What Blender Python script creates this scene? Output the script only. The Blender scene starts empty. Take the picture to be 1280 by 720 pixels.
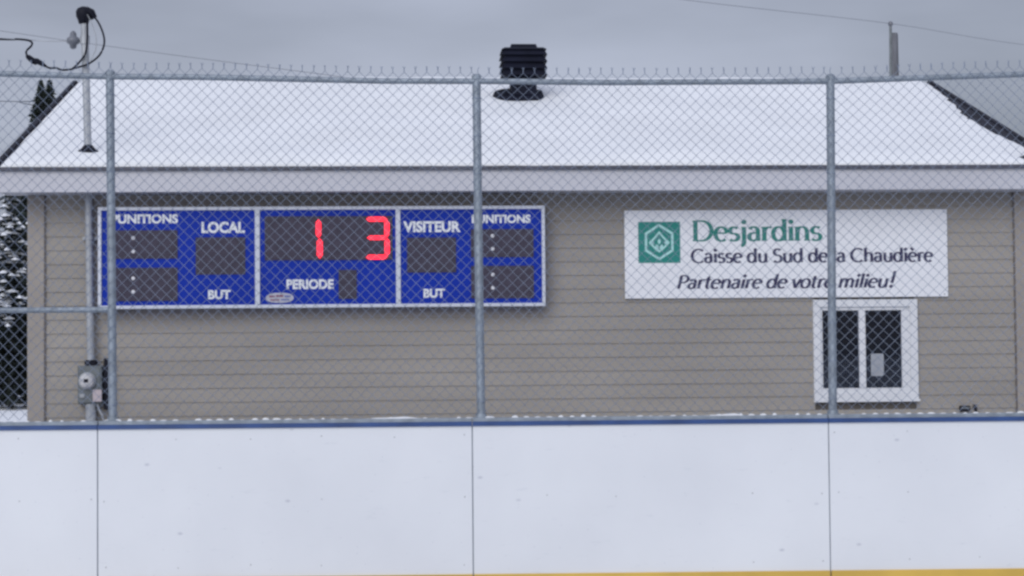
import bpy, math, random
from mathutils import Vector, Matrix, noise
R = math.radians
random.seed(7)
sc = bpy.context.scene
C = sc.collection

# ------------------------------------------------------------------ camera
FPX, IW, IH = 2400.0, 1280.0, 720.0          # focal length in photo pixels
EYE = Vector((0, 0, 1.6))
YAW, PITCH, ROLL = R(1.0), R(2.15), R(0.5)
fwd = Vector((math.sin(YAW)*math.cos(PITCH), math.cos(YAW)*math.cos(PITCH), math.sin(PITCH)))
r0 = Vector((math.cos(YAW), -math.sin(YAW), 0)); u0 = r0.cross(fwd)
cr = r0*math.cos(ROLL) - u0*math.sin(ROLL)
cu = r0*math.sin(ROLL) + u0*math.cos(ROLL)
cam = bpy.data.objects.new('camera', bpy.data.cameras.new('camera'))
cam.data.sensor_width = 36; cam.data.lens = 36*FPX/IW
cam.data.clip_start = 0.1; cam.data.clip_end = 6000
m = Matrix((cr, cu, -fwd)).transposed().to_4x4(); m.translation = EYE
cam.matrix_world = m
C.objects.link(cam); sc.camera = cam

# ------------------------------------------------------------------ world: overcast winter sky
SUN_AZ, SUN_EL = R(200), R(28)               # azimuth clockwise from +Y: behind the camera, a little left
w = bpy.data.worlds.new('World'); sc.world = w; w.use_nodes = True
nt = w.node_tree; N = nt.nodes; L = nt.links; N.clear()
out = N.new('ShaderNodeOutputWorld'); bg = N.new('ShaderNodeBackground'); L.new(bg.outputs[0], out.inputs[0])
sky = N.new('ShaderNodeTexSky'); sky.sky_type = 'NISHITA'; sky.sun_disc = False
sky.sun_elevation = SUN_EL; sky.sun_rotation = SUN_AZ; sky.dust_density = 3.0
tc = N.new('ShaderNodeTexCoord'); sep = N.new('ShaderNodeSeparateXYZ'); L.new(tc.outputs['Generated'], sep.inputs[0])
mr = N.new('ShaderNodeMapRange'); mr.inputs[1].default_value = 0.0; mr.inputs[2].default_value = 1.0
mr.inputs[3].default_value = 2.95; mr.inputs[4].default_value = 7.4      # zenith brighter than horizon (overcast)
L.new(sep.outputs[2], mr.inputs[0])
mp = N.new('ShaderNodeMapping'); mp.inputs['Scale'].default_value = (1, 1, 3.6); mp.inputs['Location'].default_value = (-3.171, -6.285, 2.717); L.new(tc.outputs['Generated'], mp.inputs[0])
nz = N.new('ShaderNodeTexNoise'); nz.inputs['Scale'].default_value = 2.6; nz.inputs['Detail'].default_value = 5
nz.inputs['Roughness'].default_value = 0.45
L.new(mp.outputs[0], nz.inputs['Vector'])
mr2 = N.new('ShaderNodeMapRange'); mr2.inputs[1].default_value = 0.3; mr2.inputs[2].default_value = 0.7
mr2.inputs[3].default_value = 0.56; mr2.inputs[4].default_value = 1.24; L.new(nz.outputs[0], mr2.inputs[0])
mul = N.new('ShaderNodeMath'); mul.operation = 'MULTIPLY'; L.new(mr.outputs[0], mul.inputs[0]); L.new(mr2.outputs[0], mul.inputs[1])
cc = N.new('ShaderNodeVectorMath'); cc.operation = 'SCALE'; cc.inputs[0].default_value = (0.89, 0.95, 1.17)
L.new(mul.outputs[0], cc.inputs['Scale'])
mix = N.new('ShaderNodeMix'); mix.data_type = 'RGBA'; mix.inputs[0].default_value = 0.88
L.new(sky.outputs[0], mix.inputs[6]); L.new(cc.outputs[0], mix.inputs[7])
L.new(mix.outputs[2], bg.inputs[0]); bg.inputs[1].default_value = 0.10

sl = bpy.data.lights.new('sun', 'SUN'); sl.energy = 1.15; sl.angle = R(45); sl.color = (0.97, 0.985, 1.0)
so = bpy.data.objects.new('sun', sl); C.objects.link(so)
sd = Vector((math.sin(SUN_AZ)*math.cos(SUN_EL), math.cos(SUN_AZ)*math.cos(SUN_EL), math.sin(SUN_EL)))
so.rotation_euler = (-sd).to_track_quat('-Z', 'Y').to_euler(); so.location = (0, -5, 12)
vs = sc.view_settings
vs.view_transform = 'Standard'; vs.look = 'None'; vs.exposure = 0.30; vs.gamma = 1.0; vs.use_curve_mapping = False
sc.render.engine = 'CYCLES'
sc.cycles.pixel_filter_type = 'BLACKMAN_HARRIS'; sc.cycles.filter_width = 2.7
sc.cycles.max_bounces = 8

# ------------------------------------------------------------------ helpers
def ray(px, py):
    return fwd + cr*((px-IW/2)/FPX) + cu*((IH/2-py)/FPX)
def P(px, py, Y):
    """photo pixel -> point on the vertical plane y = Y"""
    d = ray(px, py); return EYE + d*(Y/d.y)
# frame of the building: s along its front wall, d away from the rink, z up
BETA = R(2.5); BO = Vector((0, 16, 0))
ex = Vector((math.cos(BETA), math.sin(BETA), 0)); ey = Vector((-math.sin(BETA), math.cos(BETA), 0))
def B(px, py, d):
    """photo pixel -> (s, z) on the plane d metres behind the front wall"""
    q = ray(px, py); t = (BO + ey*d - EYE).dot(ey)/q.dot(ey); p = EYE + q*t - BO
    return p.dot(ex), p.z
def toB(p):
    p = p - BO; return (p.dot(ex), p.dot(ey), p.z)

def mat(name, col, rough=0.7, metal=0.0, var=0.12, scale=6.0, col2=None, bump=0.0, bscale=40.0, emit=None, spec=None,
        stretch=(1, 1, 1), lo=0.35, hi=0.65):
    mt = bpy.data.materials.new(name); mt.use_nodes = True
    t = mt.node_tree; n = t.nodes; b = n['Principled BSDF']
    c = Vector(col); c2 = Vector(col2) if col2 else c*(1-var*2)
    b.inputs['Roughness'].default_value = rough; b.inputs['Metallic'].default_value = metal
    if spec is not None: b.inputs['Specular IOR Level'].default_value = spec
    tx = n.new('ShaderNodeTexCoord'); mpn = n.new('ShaderNodeMapping'); mpn.inputs['Scale'].default_value = stretch
    t.links.new(tx.outputs['Object'], mpn.inputs[0])
    if var or col2:
        z = n.new('ShaderNodeTexNoise'); z.inputs['Scale'].default_value = scale; z.inputs['Detail'].default_value = 6
        t.links.new(mpn.outputs[0], z.inputs['Vector'])
        rp = n.new('ShaderNodeValToRGB'); rp.color_ramp.elements[0].position = lo; rp.color_ramp.elements[1].position = hi
        rp.color_ramp.elements[0].color = (*c2, 1); rp.color_ramp.elements[1].color = (*c, 1)
        t.links.new(z.outputs[0], rp.inputs[0]); t.links.new(rp.outputs[0], b.inputs['Base Color'])
    else:
        b.inputs['Base Color'].default_value = (*c, 1)
    if bump:
        z2 = n.new('ShaderNodeTexNoise'); z2.inputs['Scale'].default_value = bscale; z2.inputs['Detail'].default_value = 4
        t.links.new(mpn.outputs[0], z2.inputs['Vector'])
        bn = n.new('ShaderNodeBump'); bn.inputs['Strength'].default_value = bump; bn.inputs['Distance'].default_value = 0.02
        t.links.new(z2.outputs[0], bn.inputs['Height']); t.links.new(bn.outputs[0], b.inputs['Normal'])
    if emit:
        b.inputs['Emission Color'].default_value = (*emit[0], 1); b.inputs['Emission Strength'].default_value = emit[1]
    return mt

M = {}
M['snow'] = mat('snow', (0.80, 0.815, 0.84), 0.75, var=0.03, scale=1.3, bump=0.35, bscale=9)
M['ice'] = mat('ice', (0.66, 0.71, 0.76), 0.18, var=0.08, scale=0.8, bump=0.1, bscale=14)
M['siding'] = mat('siding', (0.355, 0.324, 0.288), 0.6, var=0.10, scale=1.6, bump=0.25, bscale=60, stretch=(0.25, 1, 1.5))
M['corner'] = mat('corner_trim', (0.335, 0.30, 0.268), 0.5, var=0.05, scale=3)
M['sheath'] = mat('sheathing', (0.13, 0.115, 0.1), 0.8)
M['fascia'] = mat('fascia', (0.55, 0.55, 0.60), 0.45, var=0.04, scale=2, stretch=(0.3, 1, 1))
M['soffit'] = mat('soffit', (0.42, 0.42, 0.46), 0.55, var=0.05)
M['roofing'] = mat('roofing', (0.028, 0.029, 0.045), 0.8, spec=.2, var=0.3, scale=9, bump=0.5, bscale=30)
M['channel'] = mat('corner_channel', (0.15, 0.132, 0.128), 0.6, var=0.1)
M['drip'] = mat('drip_edge', (0.085, 0.088, 0.12), 0.5, var=0.2, scale=6)
M['black'] = mat('vent_black', (0.010, 0.012, 0.026), 0.6, spec=.12, var=0.2, scale=5)
M['white'] = mat('white_vinyl', (0.74, 0.75, 0.78), 0.35, var=0.03, scale=3)
M['galv'] = mat('galvanised', (0.30, 0.345, 0.40), 0.55, metal=0.3, var=0.14, scale=14)
M['wire'] = mat('fence_wire', (0.27, 0.32, 0.42), 0.5, metal=0.2, var=0.1, scale=4)
M['conduit'] = mat('conduit', (0.43, 0.45, 0.48), 0.5, metal=0.2, var=0.12, scale=7)
M['meterbox'] = mat('meter_box', (0.17, 0.19, 0.20), 0.5, metal=0.2, var=0.15, scale=8)
M['dial'] = mat('dial', (0.62, 0.61, 0.62), 0.3, var=0.1, scale=30)
M['tag'] = mat('tag_paper', (0.58, 0.50, 0.52), 0.7, var=0.1, scale=30)
M['dark'] = mat('dark_plastic', (0.014, 0.015, 0.026), 0.6, spec=.15, var=0.2)
M['rubber'] = mat('cable_rubber', (0.010, 0.011, 0.02), 0.7, spec=.12, var=0.1)
M['porcelain'] = mat('porcelain', (0.16, 0.17, 0.20), 0.3, var=0.1)
M['blue'] = mat('score_blue', (0.007, 0.034, 0.37), 0.5, spec=.12, var=0.06, scale=2)
M['alu'] = mat('alu_frame', (0.64, 0.67, 0.76), 0.4, metal=0.1, var=0.05, scale=5)
M['display'] = mat('display', (0.072, 0.064, 0.092), 0.6, spec=.15, var=0.12, scale=18)
M['print_white'] = mat('print_white', (0.78, 0.80, 0.84), 0.5, var=0)
M['led'] = mat('led_red', (0.25, 0.01, 0.02), 0.4, var=0, emit=((1.0, 0.014, 0.040), 1.6))
M['led_off'] = mat('led_white', (0.70, 0.70, 0.74), 0.4, var=0)
M['badge'] = mat('badge', (0.50, 0.50, 0.58), 0.5, var=0.1, scale=40)
M['badge_print'] = mat('badge_print', (0.22, 0.06, 0.12), 0.5, var=0)
M['badge_print2'] = mat('badge_print2', (0.12, 0.15, 0.40), 0.5, var=0)
M['sign'] = mat('sign_white', (0.83, 0.84, 0.88), 0.45, var=0.025, scale=4)
M['green'] = mat('sign_green', (0.010, 0.235, 0.20), 0.45, var=0.04)
M['greentext'] = mat('sign_green_text', (0.018, 0.20, 0.17), 0.5, var=0)
M['mint'] = mat('sign_mint', (0.42, 0.72, 0.70), 0.5, var=0)
M['ink'] = mat('sign_ink', (0.030, 0.028, 0.085), 0.5, var=0)
M['capblue'] = mat('cap_blue', (0.030, 0.075, 0.23), 0.4, var=0.15, scale=5)
M['yellow'] = mat('kick_yellow', (0.66, 0.43, 0.085), 0.45, var=0.08, scale=3)
M['screw'] = mat('screw', (0.56, 0.57, 0.60), 0.5, metal=0.3, var=0.1)
M['room'] = mat('room_paint', (0.10, 0.11, 0.17), 0.8, var=0.1)
M['card'] = mat('card', (0.36, 0.38, 0.42), 0.7, var=0.05, scale=20)
M['wood'] = mat('weathered_wood', (0.155, 0.16, 0.18), 0.85, var=0.2, scale=6, stretch=(3, 3, 0.3))
M['bark'] = mat('bark', (0.05, 0.042, 0.038), 0.9, var=0.25)
M['needles'] = mat('needles', (0.028, 0.042, 0.034), 0.8, var=0.35, scale=1.5)
M['spurn'] = mat('snow_load', (0.80, 0.82, 0.86), 0.8, var=0.03)

def board_material():
    """glossy white plastic with puck scuffs and faint grime"""
    mt = bpy.data.materials.new('board_white'); mt.use_nodes = True
    t = mt.node_tree; n = t.nodes; b = n['Principled BSDF']; b.inputs['Roughness'].default_value = 0.42
    tx = n.new('ShaderNodeTexCoord')
    def ramp(src, p0, p1, c0, c1):
        rp = n.new('ShaderNodeValToRGB'); e = rp.color_ramp.elements
        e[0].position = p0; e[1].position = p1; e[0].color = (*c0, 1); e[1].color = (*c1, 1)
        t.links.new(src, rp.inputs[0]); return rp.outputs[0]
    def mulc(a, bb):
        mx = n.new('ShaderNodeMix'); mx.data_type = 'RGBA'; mx.blend_type = 'MULTIPLY'; mx.inputs[0].default_value = 1
        t.links.new(a, mx.inputs[6]); t.links.new(bb, mx.inputs[7]); return mx.outputs[2]
    z = n.new('ShaderNodeTexNoise'); z.inputs['Scale'].default_value = 0.9; z.inputs['Detail'].default_value = 5
    t.links.new(tx.outputs['Object'], z.inputs['Vector'])
    base = ramp(z.outputs[0], 0.3, 0.7, (0.66, 0.675, 0.715), (0.735, 0.75, 0.785))
    mp1 = n.new('ShaderNodeMapping'); mp1.inputs['Scale'].default_value = (0.9, 1, 1.6)
    mp1.inputs['Rotation'].default_value = (0, 0.5, 0)
    t.links.new(tx.outputs['Object'], mp1.inputs[0])
    v = n.new('ShaderNodeTexVoronoi'); v.inputs['Scale'].default_value = 3.4; v.inputs['Randomness'].default_value = 1
    t.links.new(mp1.outputs[0], v.inputs['Vector'])
    spots = ramp(v.outputs['Distance'], 0.02, 0.075, (0.70, 0.70, 0.75), (1, 1, 1))
    v2 = n.new('ShaderNodeTexVoronoi'); v2.inputs['Scale'].default_value = 13; v2.inputs['Randomness'].default_value = 1
    t.links.new(tx.outputs['Object'], v2.inputs['Vector'])
    spots2 = ramp(v2.outputs['Distance'], 0.03, 0.10, (0.90, 0.90, 0.92), (1, 1, 1))
    mp2 = n.new('ShaderNodeMapping'); mp2.inputs['Scale'].default_value = (0.7, 1, 3.2); mp2.inputs['Rotation'].default_value = (0, -.25, 0)
    t.links.new(tx.outputs['Object'], mp2.inputs[0])
    z3 = n.new('ShaderNodeTexNoise'); z3.inputs['Scale'].default_value = 7; z3.inputs['Detail'].default_value = 8; z3.inputs['Roughness'].default_value = .7
    t.links.new(mp2.outputs[0], z3.inputs['Vector'])
    scuff = ramp(z3.outputs[0], 0.30, 0.40, (0.90, 0.905, 0.92), (1, 1, 1))
    t.links.new(mulc(mulc(mulc(base, spots), spots2), scuff), b.inputs['Base Color'])
    return mt
M['board'] = board_material()

def glass_material():
    mt = bpy.data.materials.new('window_glass'); mt.use_nodes = True
    t = mt.node_tree; n = t.nodes; n.clear()
    o = n.new('ShaderNodeOutputMaterial'); mx = n.new('ShaderNodeMixShader'); fr = n.new('ShaderNodeFresnel')
    fr.inputs[0].default_value = 1.5
    tr = n.new('ShaderNodeBsdfTransparent'); tr.inputs[0].default_value = (0.60, 0.68, 0.85, 1)
    gl = n.new('ShaderNodeBsdfGlossy'); gl.inputs['Roughness'].default_value = 0.02
    t.links.new(fr.outputs[0], mx.inputs[0]); t.links.new(tr.outputs[0], mx.inputs[1]); t.links.new(gl.outputs[0], mx.inputs[2])
    t.links.new(mx.outputs[0], o.inputs[0]); return mt
M['glass'] = glass_material()

OFF = {}
def tag(o, label=None, cat=None, group=None, kind=None):
    if label: o['label'] = label
    if cat: o['category'] = cat
    if group: o['group'] = group
    if kind: o['kind'] = kind
    return o
def thing(name, label, cat, org, inB=False, group=None):
    """Empty at a thing's base; org in world or building coordinates"""
    e = bpy.data.objects.new(name, None); C.objects.link(e); e.empty_display_size = 0.1
    o = Vector(org)
    if inB:
        e.location = BO + ex*o.x + ey*o.y + Vector((0, 0, o.z)); e.rotation_euler = (0, 0, BETA)
    else:
        e.location = o
    OFF[e.name] = o
    return tag(e, label, cat, group)

class MB:
    def __init__(self): self.v = []; self.f = []
    def quad(self, a, b, c, d):
        k = len(self.v); self.v += [a, b, c, d]; self.f.append((k, k+1, k+2, k+3))
    def box(self, x0, x1, y0, y1, z0, z1):
        k = len(self.v)
        self.v += [(x, y, z) for z in (z0, z1) for x, y in ((x0, y0), (x1, y0), (x1, y1), (x0, y1))]
        self.f += [tuple(k+i for i in q) for q in ((3, 2, 1, 0), (4, 5, 6, 7), (0, 1, 5, 4), (1, 2, 6, 5), (2, 3, 7, 6), (3, 0, 4, 7))]
    def bbox(self, x0, x1, y0, y1, z0, z1, b=0.004):
        """box with chamfered edges all round its front (-y) face"""
        k = len(self.v)
        r = [(x0, y1, z0), (x1, y1, z0), (x1, y1, z1), (x0, y1, z1)]
        r += [(x0, y0+b, z0), (x1, y0+b, z0), (x1, y0+b, z1), (x0, y0+b, z1)]
        r += [(x0+b, y0, z0+b), (x1-b, y0, z0+b), (x1-b, y0, z1-b), (x0+b, y0, z1-b)]
        self.v += r
        for lo, hi in ((0, 4), (4, 8)):
            for i in range(4):
                j = (i+1) % 4; self.f.append((k+lo+i, k+lo+j, k+hi+j, k+hi+i))
        self.f += [(k+8, k+9, k+10, k+11), (k+3, k+2, k+1, k)]
    def ring(self, p, ax, r, n, ref=None):
        ax = Vector(ax).normalized(); q = Vector(ref) if ref else (Vector((0, 0, 1)) if abs(ax.z) < .9 else Vector((1, 0, 0)))
        a = ax.cross(q).normalized(); b = ax.cross(a)
        k = len(self.v)
        for i in range(n):
            t = 2*math.pi*i/n
            self.v.append(tuple(Vector(p) + (a*math.cos(t) + b*math.sin(t))*r))
        return k
    def tube(self, pts, r, n=8, cap=True):
        pts = [Vector(p) for p in pts]; ks = []
        for i, p in enumerate(pts):
            ax = (pts[min(i+1, len(pts)-1)] - pts[max(i-1, 0)])
            rr = r[i] if isinstance(r, (list, tuple)) else r
            ks.append(self.ring(p, ax, rr, n))
        for a, b in zip(ks, ks[1:]):
            for i in range(n):
                j = (i+1) % n; self.f.append((a+i, a+j, b+j, b+i))
        if cap:
            self.f.append(tuple(ks[0]+i for i in reversed(range(n)))); self.f.append(tuple(ks[-1]+i for i in range(n)))
    def lathe(self, c, ax, prof, n=20):
        """prof: list of (distance along axis, radius)"""
        ax = Vector(ax).normalized(); c = Vector(c)
        ks = [self.ring(c+ax*h, ax, max(r, 1e-4), n) for h, r in prof]
        for a, b in zip(ks, ks[1:]):
            for i in range(n):
                j = (i+1) % n; self.f.append((a+i, a+j, b+j, b+i))
        self.f.append(tuple(ks[0]+i for i in reversed(range(n)))); self.f.append(tuple(ks[-1]+i for i in range(n)))
    def frustum(self, c0, w0, d0, c1, w1, d1):
        k = len(self.v)
        for c, ww, dd in ((c0, w0, d0), (c1, w1, d1)):
            self.v += [(c[0]+sx*ww/2, c[1]+sy*dd/2, c[2]) for sx, sy in ((-1, -1), (1, -1), (1, 1), (-1, 1))]
        self.f += [tuple(k+i for i in q) for q in ((3, 2, 1, 0), (4, 5, 6, 7), (0, 1, 5, 4), (1, 2, 6, 5), (2, 3, 7, 6), (3, 0, 4, 7))]
    def poly(self, pts):
        k = len(self.v); self.v += [tuple(p) for p in pts]; self.f.append(tuple(range(k, k+len(pts))))
    def build(self, name, mt, parent=None, root=None, smooth=False, inB=False):
        """root: the Empty whose origin the vertices are counted from"""
        me = bpy.data.meshes.new(name)
        src = root or parent
        off = OFF[src.name] if src else Vector((0, 0, 0))
        me.from_pydata([tuple(Vector(v)-off) for v in self.v], [], self.f); me.update()
        me.materials.append(M[mt] if isinstance(mt, str) else mt)
        if smooth:
            me.polygons.foreach_set('use_smooth', [True]*len(me.polygons))
        o = bpy.data.objects.new(name, me); C.objects.link(o)
        if parent: o.parent = parent
        elif inB:
            o.location = BO; o.rotation_euler = (0, 0, BETA)
        return o

def lerp(a, b, t): return a + (b-a)*t
def interp(tab, x):
    if x <= tab[0][0]: return tab[0][1]
    for (x0, y0), (x1, y1) in zip(tab, tab[1:]):
        if x <= x1: return lerp(y0, y1, (x-x0)/(x1-x0))
    return tab[-1][1]

# ------------------------------------------------------------------ ground
def grid_sheet(name, x0, x1, y0, y1, nx, ny, fz, mt):
    b = MB()
    for j in range(ny+1):
        for i in range(nx+1):
            x = lerp(x0, x1, i/nx); y = lerp(y0, y1, j/ny); b.v.append((x, y, fz(x, y)))
    for j in range(ny):
        for i in range(nx):
            k = j*(nx+1)+i; b.f.append((k, k+1, k+nx+2, k+nx+1))
    return b.build(name, mt, smooth=True)
g = MB(); g.quad((-3000, -3000, -0.05), (3000, -3000, -0.05), (3000, 3000, -0.05), (-3000, 3000, -0.05))
tag(g.build('ground', 'snow'), 'flat ground under snow stretching away on every side', 'ground', kind='structure')
BY = 12.8                                      # rink-side face of the boards
def snowz(x, y):
    e = min(1.0, (y-13.1)/1.5)
    far = max(0.0, min(1.0, (y-26)/35))
    return 0.10*e + 0.22*far*far + 0.035*noise.noise(Vector((x*.5, y*.5, 0)))*e
s_ = grid_sheet('snow_field', -40, 40, 13.05, 130, 90, 130, snowz, 'snow')
tag(s_, 'snow covered ground behind the rink boards and around the clubhouse', 'ground', kind='structure')
g = MB(); g.quad((-34, -13.2, 0.0), (34, -13.2, 0.0), (34, BY+0.06, 0.0), (-34, BY+0.06, 0.0))
tag(g.build('ice', 'ice'), 'frozen rink surface in front of the white boards', 'ice', kind='structure')

# ------------------------------------------------------------------ rink boards
zc = P(640, 528, BY).z                         # cap centre line in the photo
ZT = P(640, 520.5, BY).z; ZB = P(640, 532.0, BY).z; ZK = P(640, 717.2, BY).z
seams = [P(122, 620, BY).x, P(591, 620, BY).x, P(1037, 620, BY).x]
seams = [seams[0]-4.88, seams[0]-2.44] + seams + [seams[2]+2.44, seams[2]+4.88]
boards = thing('rink_boards', 'long white hockey rink boards with blue cap and yellow kick strip', 'rink boards', (0, BY, 0))
for a, b_ in zip(seams, seams[1:]):
    q = MB(); q.bbox(a+0.0035, b_-0.0035, BY, BY+0.012, ZK-0.01, ZB+0.002, 0.002)
    pn = q.build('board_panel', 'board', boards)
    for zz in (ZB-0.065, (ZB+ZK)/2+0.02, ZK+0.07):
        for k in range(6):
            if random.random() < .35: continue
            x = lerp(a+0.05, b_-0.05, k/5)+random.uniform(-.012, .012); sm = MB()
            sm.lathe((x, BY+0.003, zz+random.uniform(-.010, .010)), (0, -1, 0), [(0, .0065), (.004, .006), (.0048, .003)], 8)
            sm.build('screw', 'screw', pn, root=boards)
    q = MB(); q.bbox(a+0.004, b_-0.004, BY-0.014, BY+0.012, 0.004, ZK, 0.003); q.build('kick_plate', 'yellow', boards)
    q = MB(); zc0, zc1, zc2 = ZB, ZB+0.50*(ZT-.012-ZB), ZT-.012
    pr = [(BY-.012, zc0), (BY-.013, zc1), (BY-.008, zc1+.004), (BY+.045, zc1+.006), (BY+.13, zc1+.006), (BY+.13, zc0)]
    for s in (a+.002, b_-.002): q.v += [(s, d, zz) for d, zz in pr]
    q.f += [(i, i+6, (i+1) % 6+6, (i+1) % 6) for i in range(6)] + [(0, 1, 2, 3, 4, 5), (11, 10, 9, 8, 7, 6)]
    q.build('cap_rail', 'capblue', boards)
    q = MB(); q.bbox(a+.002, b_-.002, BY+.012, BY+.125, zc1-.002, zc2+.004, .004); q.build('cap_channel', 'galv', boards)
q = MB(); q.box(seams[0], seams[-1], BY+0.0125, BY+0.03, 0.0, ZB-0.002)
for xx in seams:
    q.box(xx-0.045, xx+0.045, BY+0.03, BY+0.12, 0.0, ZB-0.002)
q.build('board_frame', 'galv', boards)

# ------------------------------------------------------------------ chain link fence on the boards
FY = BY+0.07
rail_px = [(-330, 84.5), (0, 92.3), (138, 95.9), (250, 96.6), (480, 101.3), (597, 101.6), (760, 103.2), (1040, 101.6), (1280, 92.8), (1490, 86)]
rail = [P(x, y, FY) for x, y in rail_px]
railtab = [(p.x, p.z) for p in rail]
posts = []
for (xt, yt, xb, yb) in ((-333, 88, -322, 533), (137.5, 96, 141, 530), (595.5, 101, 601.5, 526), (1038, 101, 1041, 521), (1489, 88, 1486, 516)):
    posts.append((P(xt, yt, FY), P(xb, yb, FY)))
fence = thing('chain_link_fence', 'tall galvanised chain-link fence standing on the rink boards', 'fence', (0, FY, ZT-0.012))
for t_, b_ in posts:
    bot = Vector((b_.x, FY, ZT-0.012)); top = Vector((t_.x, FY, t_.z+0.012))
    q = MB(); mid = (bot+top)/2 + Vector((random.uniform(-.004, .004), 0, 0))
    q.tube([bot, mid, top], 0.0285, 16); po = q.build('post', 'galv', fence, smooth=False)
    q = MB(); q.lathe(top+Vector((0, 0, -0.004)), (0, 0, 1), [(0, .033), (.022, .033), (.035, .022), (.04, .006)], 14)
    q.build('post_cap', 'galv', po, root=fence)
    q = MB(); q.lathe(bot, (0, 0, 1), [(0, .055), (.008, .055), (.010, .038), (.03, .036)], 14)
    q.build('base_flange', 'galv', po, root=fence)
for (a, _), (b_, _) in zip(posts, posts[1:]):
    pts = [Vector((a.x, FY-.004, interp(railtab, a.x)))] + [p+Vector((0, -.004, 0)) for p in rail if a.x+.1 < p.x < b_.x-.1] + [Vector((b_.x, FY-.004, interp(railtab, b_.x)))]
    q = MB(); q.tube(pts, 0.020, 12); q.build('top_rail', 'galv', fence)
a, b_ = P(-325, 390.5, FY), P(139, 387.0, FY)
q = MB(); q.tube([a, (a+b_)/2, b_], 0.019, 12); q.build('middle_rail', 'galv', fence)

W = 0.0755                                     # diamond width and height
ZM = ZT+0.004
def wire_panel(x0, x1):
    q = MB(); n = round((x1-x0)/(W/2)); rad = 0.0023
    for i in range(n):
        xa = x0 + (x1-x0)*i/n; xb = x0 + (x1-x0)*(i+1)/n
        H = interp(railtab, (xa+xb)/2) + 0.058 - ZM
        rows = 62
        pts = []
        for k in range(rows+1):
            z = ZM + H*k/rows
            left = (k % 2 == 0) == (i % 2 == 0)
            jx = 0.0035*noise.noise(Vector((i*.21, k*.17, 3.1))) + 0.010*noise.noise(Vector((i*.045, k*.05, 9.1)))
            jz = 0.003*noise.noise(Vector((i*.2, k*.2, 7.7))) + 0.012*noise.noise(Vector((i*.04, k*.05, 1.3)))*min(1, k/6)
            pts.append(Vector(((xa if left else xb)+jx, FY-0.030+(0.0028 if left else -0.0028), z+jz)))
        left = (rows % 2 == 0) == (i % 2 == 0)
        bx = pts[-1].x
        dx = random.uniform(.003, .009)*(1 if left else -1)
        pts.append(pts[-1] + Vector((random.uniform(-.003, .003), 0, 0.023)))
        pts.append(pts[-1] + Vector((dx, random.uniform(-.004, .004), 0.015)))
        ks = []
        for p in pts:
            k = len(q.v); ks.append(k)
            q.v += [(p.x, p.y-rad*1.15, p.z), (p.x+rad, p.y+rad*.6, p.z), (p.x-rad, p.y+rad*.6, p.z)]
        for c, d in zip(ks, ks[1:]):
            for e in range(3):
                f_ = (e+1) % 3; q.f.append((c+e, c+f_, d+f_, d+e))
    return q
for (a, ab), (b_, bb) in zip(posts, posts[1:]):
    o = wire_panel((a.x+ab.x)/2, (b_.x+bb.x)/2).build('wire_mesh', 'wire', fence)
    o['kind'] = 'stuff'
for t_, b_ in posts:                            # tie wires round the posts
    for k in range(9):
        z = lerp(ZT+.1, t_.z-.12, k/8); x = lerp(b_.x, t_.x, (z-b_.z)/(t_.z-b_.z))
        q = MB(); q.lathe((x, FY, z-.002), (0.05, 0, 1), [(0, .0325), (.0045, .0325)], 12); q.build('tie_wire', 'wire', fence)

# snow caught on the boards' cap and along the foot of the wire
def snow_lump(q, x0, x1, yc, wid, z0, h, seed):
    n = max(4, int((x1-x0)/0.03)); m_ = 6; ks = []
    for i in range(n+1):
        x = lerp(x0, x1, i/n); e = math.sin(math.pi*min(1, max(0, i/n)))**.5
        hh = h*e*(0.72+0.5*noise.noise(Vector((x*9, seed, 0)))); ww = wid*(.35+.65*e)*(0.9+.3*noise.noise(Vector((x*7, seed, 5))))
        k = len(q.v); ks.append(k)
        for j in range(m_+1):
            t = math.pi*j/m_
            q.v.append((x, yc-ww/2*math.cos(t), z0+max(0.0, hh*math.sin(t))))
    for a, b_ in zip(ks, ks[1:]):
        for j in range(m_): q.f.append((a+j, a+j+1, b_+j+1, b_+j))
ZS = ZT-0.013
for (pa, pb, h, lab) in ((458, 532, .022, 'long thin ridge of snow on the blue cap left of the middle fence post'),
                         (598, 622, .024, 'small snow lump on the blue cap at the foot of the middle fence post'),
                         (884, 932, .026, 'snow patch on the blue cap left of the right fence post'),
                         (4, 40, .012, 'thin snow smear on the blue cap below the gap beside the clubhouse')):
    q = MB(); snow_lump(q, P(pa, 528, BY).x, P(pb, 528, BY).x, BY+.060, .085, ZS-.002, h, pa)
    tag(q.build('snow_patch', 'snow', smooth=True), lab, 'snow', 'snow lying on the boards', 'stuff')
q = MB()
x = posts[0][0].x
while x < posts[-1][0].x:
    d = noise.noise(Vector((x*.9, 2.2, 0)))
    if d > -0.36 and random.random() < .94:
        hw = random.uniform(.018, .036)
        snow_lump(q, x-hw+random.uniform(-.01,.01), x+hw, FY-.022, .03, ZS, random.uniform(.010, .024), x)
    x += W
tag(q.build('snow_crust', 'snow', smooth=True), 'beads of snow crusted along the foot of the fence wire', 'snow', kind='stuff')

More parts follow.
